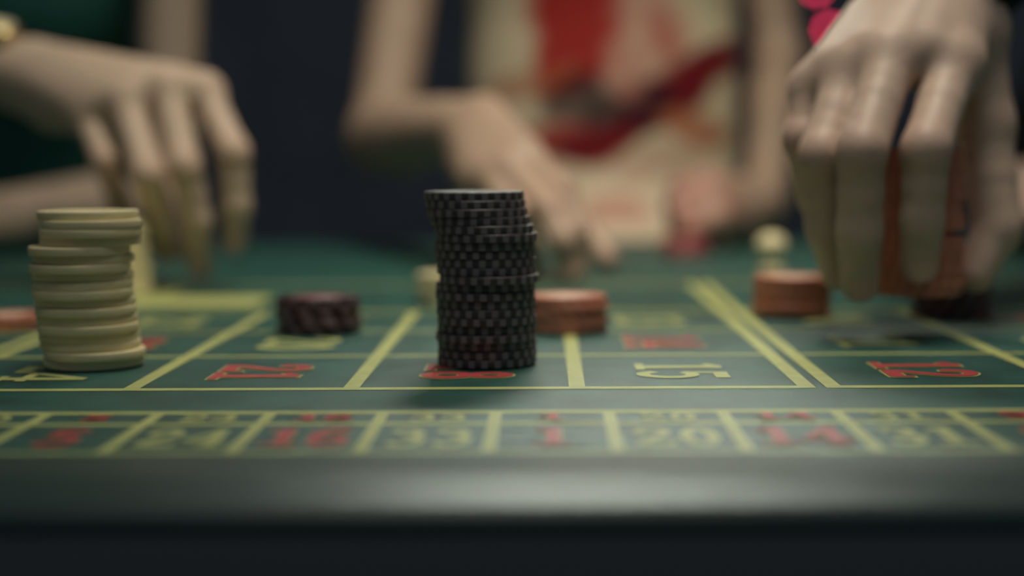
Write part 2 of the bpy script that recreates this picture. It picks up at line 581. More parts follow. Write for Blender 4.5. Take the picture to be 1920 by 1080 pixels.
def d_cone(X, a, b, r1, r2, sq=None):
    a, b = v3(a), v3(b)
    pa = X - a
    if sq is not None:
        n, s = v3(sq[0]), sq[1]
        pa = pa + np.outer(pa @ n, n) * (1 / s - 1)
    ba = b - a
    L = float(ba @ ba) + 1e-12
    t = np.clip(pa @ ba / L, 0, 1)
    q = pa - t[:, None] * ba
    d = np.sqrt((q * q).sum(1)) - (r1 + (r2 - r1) * t)
    return d * (min(1.0, sq[1]) if sq is not None else 1.0)


def d_ell(X, c, r, R=None):
    p = X - v3(c)
    if R is not None:
        p = p @ np.array(R, dtype=np.float32)      # columns of R are the local axes
    r = np.array(r, dtype=np.float32)
    k0 = np.sqrt(((p / r) ** 2).sum(1))
    k1 = np.sqrt(((p / (r * r)) ** 2).sum(1)) + 1e-9
    return k0 * (k0 - 1) / k1


def smin(a, b, k):
    if k <= 0:
        return np.minimum(a, b)
    h = np.maximum(k - np.abs(a - b), 0) / k
    return np.minimum(a, b) - h * h * k * 0.25


def ev(X, prim):
    if prim[0] == 'c':
        return d_cone(X, *prim[1:])
    return d_ell(X, *prim[1:])


def field(groups):
    """groups: list of (prims, k_inside, k_join)"""
    def fn(X):
        d = None
        for prims, ki, kj in groups:
            g = None
            for p in prims:
                if ki == 'nested':
                    e = None
                    for q in p[0]:
                        z_ = ev(X, q)
                        e = z_ if e is None else smin(e, z_, p[1])
                    g = e if g is None else smin(g, e, 0.0012)
                    continue
                e = ev(X, p)
                g = e if g is None else smin(g, e, ki)
            d = g if d is None else smin(d, g, kj)
        return d
    return fn


def bounds(groups, pad):
    lo, hi = np.full(3, 1e9), np.full(3, -1e9)
    for prims, ki, _ in groups:
        for p in ([q for c_ in prims for q in c_[0]] if ki == 'nested' else prims):
            if p[0] == 'c':
                for q, r in ((p[1], p[3]), (p[2], p[4])):
                    lo = np.minimum(lo, v3(q) - r)
                    hi = np.maximum(hi, v3(q) + r)
            else:
                r = max(p[2])
                lo = np.minimum(lo, v3(p[1]) - r)
                hi = np.maximum(hi, v3(p[1]) + r)
    return lo - pad, hi + pad


def nets(fn, lo, hi, h):
    B = 8
    nb_ = np.maximum(1, np.ceil((hi - lo) / (h * B)).astype(int))
    n = nb_ * B + 1
    V = np.empty(n, dtype=np.float32)
    ii = np.stack(np.meshgrid(*[np.arange(k) for k in nb_], indexing='ij'), -1).reshape(-1, 3)
    cen = (lo + (ii + 0.5) * B * h).astype(np.float32)
    dc = fn(cen)
    act = np.abs(dc) < B * h * 0.87 * 2.0
    sgn = np.where(dc < 0, -1.0, 1.0).astype(np.float32)
    big = sgn.reshape(nb_).repeat(B, 0).repeat(B, 1).repeat(B, 2)
    V[:] = 1.0
    V[:-1, :-1, :-1] = big
    loc = np.stack(np.meshgrid(*[np.arange(B + 1)] * 3, indexing='ij'), -1).reshape(-1, 3)
    A = ii[act] * B
    CH = 400
    for s in range(0, len(A), CH):
        idx = (A[s:s + CH, None, :] + loc[None]).reshape(-1, 3)
        V[idx[:, 0], idx[:, 1], idx[:, 2]] = fn((lo + idx * h).astype(np.float32))
    ins = V < 0
    cnt = np.zeros(np.array(n) - 1, dtype=np.int8)
    sl = [slice(0, -1), slice(1, None)]
    for a in (0, 1):
        for b in (0, 1):
            for c in (0, 1):
                cnt += ins[sl[a], sl[b], sl[c]]
    cells = np.argwhere((cnt > 0) & (cnt < 8))
    cid = np.full(cnt.shape, -1, dtype=np.int32)
    cid[cells[:, 0], cells[:, 1], cells[:, 2]] = np.arange(len(cells))
    acc = np.zeros((len(cells), 3))
    num = np.zeros(len(cells))
    cor = np.array([(a, b, c) for a in (0, 1) for b in (0, 1) for c in (0, 1)])
    val = [V[cells[:, 0] + c[0], cells[:, 1] + c[1], cells[:, 2] + c[2]] for c in cor]
    for i in range(8):
        for j in range(i + 1, 8):
            if np.abs(cor[i] - cor[j]).sum() != 1:
                continue
            x = (val[i] < 0) != (val[j] < 0)
            t = np.where(x, val[i] / np.where(x, val[i] - val[j], 1), 0)
            acc += np.where(x[:, None], cor[i] + t[:, None] * (cor[j] - cor[i]), 0)
            num += x
    verts = lo + (cells + acc / num[:, None]) * h
    faces = []
    for ax in range(3):
        o1, o2 = [(1, 2), (2, 0), (0, 1)][ax]
        s0 = [slice(None)] * 3
        s1 = [slice(None)] * 3
        s0[ax], s1[ax] = slice(0, -1), slice(1, None)
        ch = ins[tuple(s0)] != ins[tuple(s1)]
        E_ = np.argwhere(ch)
        E_ = E_[(E_[:, o1] > 0) & (E_[:, o2] > 0) & (E_[:, o1] < n[o1] - 1) & (E_[:, o2] < n[o2] - 1)]
        flip = ins[tuple(s0)][E_[:, 0], E_[:, 1], E_[:, 2]]
        q = []
        for (u, v) in ((-1, -1), (0, -1), (0, 0), (-1, 0)):
            k = E_.copy()
            k[:, o1] += u
            k[:, o2] += v
            q.append(cid[k[:, 0], k[:, 1], k[:, 2]])
        q = np.stack(q, 1)
        q[~flip] = q[~flip][:, ::-1]
        faces.append(q)
    faces = np.concatenate(faces)
    faces = faces[(faces >= 0).all(1)]
    return verts, faces


def smooth(verts, faces, it=2, lam=0.5):
    e = np.concatenate([faces[:, [0, 1]], faces[:, [1, 2]], faces[:, [2, 3]], faces[:, [3, 0]]])
    v = verts.copy()
    for k in range(it * 2):
        s = np.zeros_like(v)
        c = np.zeros(len(v))
        np.add.at(s, e[:, 0], v[e[:, 1]])
        np.add.at(c, e[:, 0], 1)
        v = v + (lam if k % 2 == 0 else -lam * 0.96) * (s / np.maximum(c, 1)[:, None] - v)
    return v


def sdf_mesh(name, layers, m, flush=(), it=2):
    """layers: list of (groups, voxel); all end up in one mesh"""
    VV, FF, off = [], [], 0
    for groups, h in layers:
        lo, hi = bounds(groups, h * 3)
        v, f = nets(field(groups), lo, hi, h)
        v = smooth(v, f, it)
        VV.append(v)
        FF.append(f + off)
        off += len(v)
    v = np.concatenate(VV).astype(np.float32)
    f = np.concatenate(FF).astype(np.int32)
    me = D.meshes.new(name)
    me.vertices.add(len(v))
    me.vertices.foreach_set('co', v.ravel())
    me.loops.add(len(f) * 4)
    me.loops.foreach_set('vertex_index', f.ravel())
    me.polygons.add(len(f))
    me.polygons.foreach_set('loop_start', np.arange(len(f), dtype=np.int32) * 4)
    me.polygons.foreach_set('loop_total', np.full(len(f), 4, dtype=np.int32))
    me.polygons.foreach_set('use_smooth', np.ones(len(f), dtype=bool))
    me.update(calc_edges=True)
    me.validate()
    me.materials.append(m)
    if len(flush):
        fl = np.zeros(len(v), dtype=np.float32)
        for c, r, a in flush:
            fl += a * np.exp(-((v - v3(c)) ** 2).sum(1) / (r * r))
        at = me.attributes.new('flush', 'FLOAT', 'POINT')
        if len(me.vertices) == len(v):
            at.data.foreach_set('value', np.clip(fl, 0, 0.9))
    return me


def hand_groups(wrist, fore, F, rad, dorsal, rw=0.019, rf=0.030, tendon=1.0):
    """F: finger name -> four joints; rad: finger name -> four radii; wrist and a forearm point"""
    dv = Vector(dorsal).normalized()
    names = ['index', 'middle', 'ring', 'pinky']
    wr = Vector(wrist)
    across = (F['index'][0] - F['pinky'][0]).normalized()
    ax = (wr - Vector(fore)).normalized()
    palm = [('c', wr - ax * 0.006 + across * 0.008, Vector(fore) + across * .006, rw, rf), ('c', wr - ax * 0.006 - across * 0.008, Vector(fore) - across * 0.006, rw, rf)]
    offs_ = {'index': .014, 'middle': .005, 'ring': -.005, 'pinky': -.013}
    for nme in names:
        mc = F[nme][0]
        s = wr + across * offs_[nme] - dv * {'index': 0, 'middle': 0, 'ring': .005, 'pinky': .009}[nme]
        r = rad[nme][0]
        palm.append(('c', s, mc - dv * 0.001, r * {'index': 1.22, 'middle': 1.2, 'ring': 1.0, 'pinky': .9}[nme], r * 1.05))
        mid = s.lerp(mc, 0.55) - dv * 0.010
        palm.append(('c', s - dv * 0.004, mid, r * 1.1, r * 1.15))
        palm.append(('c', mid, mc - dv * 0.006, r * 1.1, r * 0.95))
    for na, nb2 in zip(names[:-1], names[1:]):
        s = wr + across * (offs_[na] + offs_[nb2]) / 2
        q = (F[na][0] + F[nb2][0]) / 2
        r = (rad[na][0] + rad[nb2][0]) / 2
        palm.append(('c', s + dv * 0.001, s.lerp(q, 0.93) + dv * 0.0015, r * 1.15, r * 1.04))
    th = F['thumb']
    rt_ = rad['thumb']
    palm.append(('c', wr + across * 0.008 - dv * 0.004, th[0], rw * 0.85, rt_[0]))
    palm.append(('c', th[0], th[1], rt_[0], rt_[1]))
    palm.append(('c', th[0], F['index'][0].lerp(wr, 0.45) - dv * 0.008, rt_[0] * 0.8, rt_[0] * 0.75))
    groups = [(palm, 0.010, 0)]
    tend = []
    for nme in names:
        mc = F[nme][0]
        s = wr + across * offs_[nme] * 0.6 + dv * (rw * 0.55)
        tend.append(('c', s, mc + dv * (rad[nme][0] * 0.45), 0.0028 * tendon, rad[nme][0] * 0.5 * tendon))
    groups.append((tend, 0.004, 0.007))
    fing = []
    for nme in names + ['thumb']:
        j = F[nme]
        r = rad[nme]
        ch = []
        for i in range(1 if nme == 'thumb' else 0, 3):
            if i == 2:
                ch.append(('c', j[i], j[i + 1], r[i], r[i + 1]))
                continue
            mid = j[i].lerp(j[i + 1], 0.5)
            rm = (r[i] + r[i + 1]) / 2 * (0.90 if i == 0 else 0.94)
            ch += [('c', j[i], mid, r[i], rm), ('c', mid, j[i + 1], rm, r[i + 1] * 1.02)]
        # dorsal bump on the middle joint and a soft pad at the tip
        for i in ((1, 2) if nme != 'thumb' else (2,)):
            d1 = (j[i] - j[i - 1]).normalized()
            d2 = (j[i + 1] - j[i]).normalized()
            bend = (d1 - d2)
            if bend.length > 0.05:
                bn = bend.normalized()
                ch.append(('c', j[i] + bn * r[i] * 0.10 - d1 * r[i] * .3, j[i] + bn * r[i] * 0.10 + d2 * r[i] * .3, r[i] * 0.93, r[i] * 0.93))
        fing.append((ch, 0.0022))
    groups.append((fing, 'nested', 0.0055))
    return groups


def hand_flush(F, a=0.5):
    out = []
    for nme, j in F.items():
        out += [(j[0], 0.011, a * 0.4), (j[1], 0.010, a), (j[2], 0.007, a * 0.5), (j[3], 0.009, a * 0.8)]
    return out


def nail(parent, j, r, out, wdt, name='fingernail'):
    """small curved plate on the back of a finger tip; out is the outward direction"""
    ax = (j[3] - j[2]).normalized()
    n = (Vector(out) - ax * ax.dot(Vector(out))).normalized()
    s = ax.cross(n)
    c = j[3] - ax * 0.001
    v, f = [], []
    nu, nv = 6, 6
    for k in range(nv + 1):
        t = k / nv
        half = wdt * (1 - 0.35 * max(0, t - 0.6) / 0.4) * (1 - 0.3 * max(0, 0.25 - t) / 0.25)
        for i in range(nu + 1):
            a = (i / nu - 0.5) * 2 * half / r
            q = c + ax * ((t - 0.62) * 0.0125) + n * (r * 1.03 * math.cos(a)) + s * (r * 1.03 * math.sin(a))
            v.append(q)
    for k in range(nv):
        for i in range(nu):
            a = k * (nu + 1) + i
            f.append((a, a + 1, a + nu + 2, a + nu + 1))
    return link(name, mesh_py(name, v, f, NAIL, True), parent)


def JP(*t):
    return [P(*q) for q in t]


# ---- heads (above the frame) shared by the three players
def head_groups(c, fwd):
    c = Vector(c)
    f = Vector((fwd[0], fwd[1], 0)).normalized()
    s = Vector((-f.y, f.x, 0))
    u = Vector((0, 0, 1))
    R = np.array([s, f, u], dtype=np.float32).T
    g = [('e', c + u * 0.03 - f * 0.01, (0.074, 0.092, 0.092), R), ('e', c - u * 0.035 + f * 0.018, (0.058, 0.068, 0.075), R),
         ('e', c - u * 0.085 + f * 0.048, (0.026, 0.024, 0.020), R)]
    d = [('c', c + f * 0.078 + u * 0.012, c + f * 0.100 - u * 0.026, 0.006, 0.010),
         ('e', c + f * 0.076 + u * 0.022, (0.046, 0.013, 0.009), R),
         ('e', c + f * 0.083 - u * 0.056, (0.022, 0.010, 0.005), R), ('e', c + f * 0.082 - u * 0.066, (0.020, 0.010, 0.006), R),
         ('e', c + s * 0.076 - f * 0.008, (0.008, 0.017, 0.030), R), ('e', c - s * 0.076 - f * 0.008, (0.008, 0.017, 0.030), R)]
    return [(g, 0.03, 0), (d, 0.004, 0.008)], (f, s, u)


def head_extras(parent, c, fr, hair_mat, longhair):
    f, s, u = fr
    c = Vector(c)
    for sg in (1, -1):
        e = lathe_mesh('eye', [(0.0115 * math.sin(math.pi * i / 8), -0.0115 * math.cos(math.pi * i / 8)) for i in range(9)], EYE, 16)
        link('eye', e, parent, c + f * 0.074 + s * (0.031 * sg) + u * 0.004)
    R = np.array([s, f, u], dtype=np.float32).T
    g = [('e', c + u * 0.048 - f * 0.022, (0.084, 0.098, 0.090), R), ('e', c - f * 0.045 - u * 0.01, (0.080, 0.066, 0.085), R)]
    if longhair:
        g += [('c', c - f * 0.05 + s * 0.03, c - f * 0.085 + s * 0.04 - u * 0.24, 0.055, 0.04), ('c', c - f * 0.05 - s * 0.03, c - f * 0.085 - s * 0.04 - u * 0.24, 0.055, 0.04)]
    link('hair', sdf_mesh('hair', [([(g, 0.03, 0)], 0.007)], hair_mat), parent)


def torso_prims(hip, chest, shL, shR, neck, wid, dep, grow=0.0, fw_=(0, -1, 0)):
    hip, chest, neck = Vector(hip), Vector(chest), Vector(neck)
    n = Vector(fw_)
    sq = dep / wid
    waist = hip.lerp(chest, 0.5)
    return [('c', hip, waist, wid * 1.08 + grow, wid * 0.86 + grow, (n, sq)), ('c', waist, chest, wid * 0.86 + grow, wid * 1.0 + grow, (n, sq)),
            ('c', chest, chest.lerp(neck, 0.55), wid * 1.0 + grow, wid * 0.7 + grow, (n, sq)),
            ('c', Vector(shL), Vector(shR), 0.055 + grow, 0.055 + grow)]


# ------------------------------------------------------------------ man in the dark suit, lifting the orange stack
RH = {
    'index': JP((1789, 118, .690), (1737, 280, .660), (1729, 415, .6670), (1724, 498, .6755)),
    'middle': JP((1672, 106, .688), (1616, 284, .657), (1612, 436, .670), (1612, 530, .683)),
    'ring': JP((1594, 134, .696), (1541, 292, .676), (1550, 425, .690), (1574, 512, .702)),
    'pinky': JP((1530, 164, .708), (1504, 262, .702), (1526, 365, .716), (1556, 445, .726)),
    'thumb': JP((1818, 60, .720), (1848, 234, .718), (1869, 430, .710), (1829, 515, .705)),
}
RR = {'index': (.0122, .0106, .0092, .0080), 'middle': (.0122, .0108, .0100, .0088), 'ring': (.0116, .0102, .0092, .0082),
      'pinky': (.0104, .0088, .0078, .0070), 'thumb': (.0155, .0128, .0108, .0084)}
m_wr = P(1748, -62, 0.730)
m_el = Vector((0.375, 1.03, 1.06))
m_sh = Vector((0.47, 1.30, 1.25))
m_shL = Vector((0.86, 1.36, 1.25))
m_elL = Vector((0.80, 1.33, 0.93))
m_wrL = P(1990, 400, 1.33)
man_hand = hand_groups(m_wr, m_wr.lerp(m_el, 0.35), RH, RR, (-FW + UP * 0.8), 0.0215, 0.027, 0.7)
LH2 = {
    'index': JP((1925, 350, 1.28), (1885, 362, 1.262), (1880, 405, 1.266), (1893, 438, 1.285)),
    'middle': JP((1930, 368, 1.258), (1886, 384, 1.240), (1882, 425, 1.246), (1897, 452, 1.266)),
    'ring': JP((1940, 388, 1.240), (1897, 404, 1.222), (1896, 440, 1.230), (1910, 460, 1.250)),
    'pinky': JP((1952, 408, 1.225), (1918, 424, 1.212), (1918, 450, 1.222), (1928, 465, 1.240)),
    'thumb': JP((1965, 420, 1.30), (1930, 440, 1.31), (1905, 455, 1.31), (1885, 462, 1.305)),
}
LH2 = {k: [q + Vector((0, 0, 0.007)) for q in v] for k, v in LH2.items()}
man_hand2 = hand_groups(m_wrL, m_wrL.lerp(m_elL, 0.4), LH2, RR, (UP - FW * 0.5), 0.023, 0.028)
m_neck = Vector((0.64, 1.29, 1.36))
m_head = Vector((0.62, 1.22, 1.49))
m_hip, m_chest = (0.68, 1.78, 0.80), (0.665, 1.42, 1.13)
hg, fr = head_groups(m_head, (-0.35, -1))
body = torso_prims(m_hip, m_chest, m_sh, m_shL, m_neck, 0.150, 0.105, -0.012)
arms = [('c', m_sh, m_el, .045, .036), ('c', m_el, m_wr, .036, .020), ('c', m_shL, m_elL, .045, .036), ('c', m_elL, m_wrL, .036, .020),
        ('c', m_chest, m_neck, 0.07, 0.055), ('c', m_neck, m_head, 0.055, 0.055)]
me = sdf_mesh('person', [(man_hand, 0.0015), (man_hand2, 0.003), ([(body + arms, 0.03, 0)] + hg, 0.007)], SKIN_M, hand_flush(RH, 0.42))
man = tag(link('person', me), 'person in a dark suit lifting a stack of orange chips', 'person')
for nme, wd in (('index', .0062), ('middle', .0066), ('ring', .006)):
    nail(man, RH[nme], RR[nme][3], -FW + UP * 0.1, wd)
leg1 = [('c', Vector(m_hip) + Vector((-.09, 0, -.02)), Vector((0.58, 1.74, 0.47)), .10, .065), ('c', Vector((0.58, 1.74, 0.47)), Vector((0.57, 1.80, 0.09)), .065, .055),
        ('c', Vector(m_hip) + Vector((.09, 0, -.02)), Vector((0.78, 1.76, 0.47)), .10, .065), ('c', Vector((0.78, 1.76, 0.47)), Vector((0.79, 1.82, 0.09)), .065, .055)]
jk = torso_prims(m_hip, m_chest, m_sh, m_shL, m_neck, 0.150, 0.105, 0.012)
cuff = m_wr - (m_el - m_wr).normalized() * 0.004
cuffL = m_wrL + (m_elL - m_wrL).normalized() * 0.03
jk += [('c', m_sh, m_el, .068, .056), ('c', m_el, cuff, .056, .040), ('c', m_shL, m_elL, .068, .056), ('c', m_elL, cuffL, .056, .040)]


def cut(groups, planes):
    base = field(groups)

    def fn(X):
        d = base(X)
        for c, n in planes:
            d = np.maximum(d, (X - v3(c)) @ v3(Vector(n).normalized()))
        return d
    return fn


def cloth_mesh(name, groups, planes, h, m, it=2, cutters=()):
    lo, hi = bounds(groups, h * 3)
    base = cut(groups, planes)

    def fn(X):
        d = base(X)
        for c in cutters:
            d = np.maximum(d, -d_cone(X, *c))
        return d
    v, f = nets(fn, lo, hi, h)
    v = smooth(v, f, it)
    me = mesh_py(name, v, [tuple(int(i) for i in q) for q in f], m, True)
    return me


def sleeve_end(c, el, r):
    d_ = (Vector(c) - Vector(el)).normalized()
    return (Vector(c) + d_ * (r * 1.25), Vector(c) + d_ * (r * 4), r * 1.3, r * 1.6)


link('suit_jacket', cloth_mesh('suit_jacket', [(jk, 0.03, 0)], [], 0.005, SUIT, 2, [sleeve_end(cuff, m_el, 0.042), sleeve_end(cuffL, m_elL, 0.042)]), man)
link('trousers', sdf_mesh('trousers', [([(leg1, 0.03, 0)], 0.010)], SUIT), man)
for x, y in ((0.57, 1.78), (0.79, 1.80)):
    g = [('c', Vector((x, y + .03, .045)), Vector((x, y - .13, .032)), .042, .034), ('c', Vector((x, y + .03, .09)), Vector((x, y + .03, .04)), .045, .042)]
    link('shoe', cloth_mesh('shoe', [(g, 0.02, 0)], [((0, 0, 0.0), (0, 0, -1))], 0.006, STRAP), man)
head_extras(man, m_head, fr, HAIR_D, False)

# ------------------------------------------------------------------ person in teal, reaching in from the left
FH = {
    'index': JP((382, 170, .975), (438, 285, .955), (444, 388, .962), (441, 455, .974)),
    'middle': JP((312, 166, .966), (346, 312, .942), (369, 415, .955), (377, 500, .975)),
    'ring': JP((234, 190, .962), (277, 328, .936), (300, 415, .962), (310, 470, .985)),
    'pinky': JP((160, 212, .970), (197, 302, .955), (222, 372, .978), (240, 415, 1.0)),
    'thumb': JP((120, 170, 1.015), (230, 270, 1.03), (305, 380, 1.025), (345, 462, 1.01)),
}
FR = {'index': (.0112, .0099, .0087, .0075), 'middle': (.0114, .0102, .0089, .0076), 'ring': (.0110, .0100, .0085, .0074),
      'pinky': (.0098, .0084, .0073, .0066), 'thumb': (.0130, .0114, .0098, .0078)}
t_wr = P(38, 130, 1.0)
t_el = Vector((-0.60, 1.12, 0.965))
t_sh = Vector((-0.70, 1.40, 1.14))
t_shL = Vector((-0.36, 1.52, 1.14))
t_elL = P(318, 372, 1.47)
t_wrL = P(40, 395, 1.34)
teal_hand = hand_groups(t_wr, t_wr.lerp(t_el, 0.6), FH, FR, (-FW + UP * 0.9), 0.0155, 0.024)
t_neck, t_head = Vector((-0.53, 1.44, 1.25)), Vector((-0.52, 1.40, 1.38))
t_hip, t_chest = (-0.55, 1.74, 0.70), (-0.54, 1.54, 1.03)
hg, fr = head_groups(t_head, (0.4, -1))
body = torso_prims(t_hip, t_chest, t_sh, t_shL, t_neck, 0.120, 0.09, -0.010)
hL = t_wrL + (t_wrL - t_elL).normalized() * 0.09
arms = [('c', t_sh, t_el, .038, .030), ('c', t_el, t_wr, .031, .017), ('c', t_shL, t_elL, .030, .026), ('c', t_elL, t_elL.lerp(t_wrL, .3), .027, .032),
        ('c', t_elL.lerp(t_wrL, .3), t_wrL, .032, .021), ('c', t_chest, t_neck, 0.06, 0.045), ('c', t_neck, t_head, 0.045, 0.048)]
LHT = {}
axL = (t_wrL - t_elL).normalized()
for k, nme in enumerate(('index', 'middle', 'ring', 'pinky')):
    b = t_wrL + axL * (0.085 - 0.004 * k) + Vector((0, 0.030 - 0.019 * k, 0.006))
    LHT[nme] = [b, b + axL * 0.042 + Vector((0, 0, -0.006)), b + axL * 0.066 + Vector((0, 0, -0.014)), b + axL * 0.085 + Vector((0, 0, -0.020))]
b = t_wrL + Vector((0, 0.03, -0.005))
LHT['thumb'] = [b + axL * 0.02, b + axL * 0.055 + Vector((0, 0.018, -0.006)), b + axL * 0.085 + Vector((0, 0.022, -0.010)), b + axL * 0.108 + Vector((0, 0.022, -0.014))]
teal_hand2 = hand_groups(t_wrL, t_wrL.lerp(t_elL, 0.5), LHT, FR, (0, -0.2, 1), 0.019, 0.026)
me = sdf_mesh('person', [(teal_hand, 0.0018), (teal_hand2, 0.003), ([(arms, 0.02, 0), (body, 0.03, 0.03)] + hg, 0.006)], SKIN_W, hand_flush(FH, 0.35))
teal = tag(link('person', me), 'person in a dark teal top reaching fingers down to the table', 'person')
for nme, wd in (('index', .0055), ('middle', .0058)):
    nail(teal, FH[nme], FR[nme][3], -FW + UP * 0.1, wd)
tp = torso_prims(t_hip, t_chest, t_sh, t_shL, t_neck, 0.120, 0.09, 0.006)
tp += [('c', t_sh, t_sh.lerp(t_el, 0.45), .058, .050), ('c', t_shL, t_shL.lerp(t_elL, 0.28), .054, .042)]
link('teal_top', cloth_mesh('teal_top', [(tp, 0.03, 0)], [], 0.007, TEAL), teal)
th_ = Vector(t_hip)
lg = [('c', th_ + Vector((-.08, 0, -.05)), Vector((-.66, 1.80, .45)), .10, .07), ('c', Vector((-.66, 1.80, .45)), Vector((-.66, 1.82, .08)), .07, .05),
      ('c', th_ + Vector((.08, 0, -.05)), Vector((-.44, 1.80, .45)), .10, .07), ('c', Vector((-.44, 1.80, .45)), Vector((-.44, 1.82, .08)), .07, .05)]
link('trousers', sdf_mesh('trousers', [([(lg, 0.03, 0)], 0.010)], SUIT), teal)
head_extras(teal, t_head, fr, HAIR_D, True)

# wristwatch on that wrist
wax = (t_wr - t_el).normalized()
wc = t_wr - wax * 0.014
wn = (UP * 0.9 - FW * 0.5)
wn = (wn - wax * wax.dot(wn)).normalized()
ws = wax.cross(wn)
watch = tag(empty('wristwatch', wc), 'gold wristwatch on a dark strap round the left-hand wrist', 'watch')


def ring_mesh(name, c, ax, rx, ry, nrm, side, wdt, th_k, m):
    v, f = [], []
    n = 40
    for i in range(n):
        a = 2 * math.pi * i / n
        dirv = nrm * math.cos(a) * ry + side * math.sin(a) * rx
        un = dirv.normalized()
        for (k, q) in ((-wdt, 0), (-wdt, th_k), (wdt, th_k), (wdt, 0)):
            v.append(dirv + un * q + ax * k)
    for i in range(n):
        j = (i + 1) % n
        for k in range(4):
            f.append((4 * i + k, 4 * i + (k + 1) % 4, 4 * j + (k + 1) % 4, 4 * j + k))
    return mesh_py(name, v, f, m, False)


link('strap', ring_mesh('strap', wc, wax, 0.0262, 0.0205, wn, ws, 0.0065, 0.0018, STRAP), watch)
rot = Matrix((ws, wax, wn)).transposed().to_4x4()
case = link('case', lathe_mesh('case', [(0, 0), (0.0120, 0), (0.0130, 0.001), (0.0130, 0.0055), (0.0118, 0.0070), (0.0105, 0.0070), (0.0105, 0.0062), (0, 0.0062)], GOLD, 36), watch)
case.matrix_local = Matrix.Translation(wn * 0.0205) @ rot
dial = link('dial', lathe_mesh('dial', [(0.0103, 0), (0, 0.0003)], DIAL, 32), case)
dial.location = (0, 0, 0.0064)

# ------------------------------------------------------------------ woman in the flowered dress
WH = {
    'index': JP((985, 305, 1.050), (1052, 372, 1.018), (1080, 450, 1.005), (1084, 512, 1.010)),
    'middle': JP((956, 335, 1.040), (1024, 408, 1.002), (1056, 468, .990), (1066, 522, .995)),
    'ring': JP((922, 350, 1.045), (966, 418, 1.008), (990, 470, 1.015), (1000, 512, 1.030)),
    'pinky': JP((890, 348, 1.060), (920, 412, 1.040), (940, 455, 1.050), (952, 490, 1.065)),
    'thumb': JP((905, 285, 1.125), (1010, 360, 1.115), (1090, 430, 1.095), (1140, 502, 1.070)),
}
WH = {k: [q + Vector((0, 0, 0.0055)) for q in v] for k, v in WH.items()}
w_wr, w_el = P(885, 235, 1.14), P(715, 262, 1.42)
w_sh = P(800, -330, 1.60)
wom_hand = hand_groups(w_wr, w_wr.lerp(w_el, 0.5), WH, FR, (-FW + UP), 0.0185, 0.027)
WL = {
    'index': JP((1330, 348, 1.360), (1275, 365, 1.340), (1278, 420, 1.352), (1305, 440, 1.375)),
    'middle': JP((1326, 372, 1.335), (1266, 394, 1.312), (1270, 438, 1.325), (1300, 452, 1.345)),
    'ring': JP((1332, 398, 1.315), (1276, 422, 1.294), (1284, 452, 1.306), (1310, 462, 1.325)),
    'pinky': JP((1346, 424, 1.305), (1298, 442, 1.288), (1308, 462, 1.300), (1330, 468, 1.315)),
    'thumb': JP((1405, 405, 1.395), (1365, 430, 1.410), (1325, 448, 1.405), (1295, 455, 1.395)),
}
WL = {k: [q + Vector((0, 0, 0.006)) for q in v] for k, v in WL.items()}
w_wrL, w_elL = P(1432, 385, 1.45), P(1462, 110, 1.70)
w_shL = P(1405, -330, 1.74)
wom_hand2 = hand_groups(w_wrL, w_wrL.lerp(w_elL, 0.5), WL, FR, (-FW * 0.7 + UP), 0.017, 0.019)
w_hip = P(1140, 560, 1.74)
w_chest = P(1125, -190, 1.70)
w_neck = P(1115, -460, 1.66)
w_head = P(1110, -720, 1.62)
hg, fr = head_groups(w_head, (-0.15, -1))
body = torso_prims(w_hip, w_chest, w_sh, w_shL, w_neck, 0.152, 0.095, -0.012)
arms = [('c', w_sh, w_el, .036, .028), ('c', w_el, w_el.lerp(w_wr, .3), .028, .030), ('c', w_el.lerp(w_wr, .3), w_wr, .030, .019),
        ('c', w_shL, w_elL, .032, .024), ('c', w_elL, w_elL.lerp(w_wrL, .3), .024, .024), ('c', w_elL.lerp(w_wrL, .3), w_wrL, .024, .018),
        ('c', w_chest, w_neck, 0.06, 0.046), ('c', w_neck, w_head, 0.046, 0.048)]
me = sdf_mesh('person', [(wom_hand, 0.0025), (wom_hand2, 0.003), ([(arms, 0.02, 0), (body, 0.03, 0.03)] + hg, 0.006)], SKIN_T, hand_flush(WH, 0.4) + hand_flush(WL, 1.1) + [(P(1320, 395, 1.33), 0.045, 0.6)])
woman = tag(link('person', me), 'person in a cream dress with red flowers resting a fist on the table', 'person')
for nme, wd in (('index', .0055), ('middle', .0058), ('ring', .0055)):
    nail(woman, WH[nme], FR[nme][3], -FW + UP * 0.1, wd)


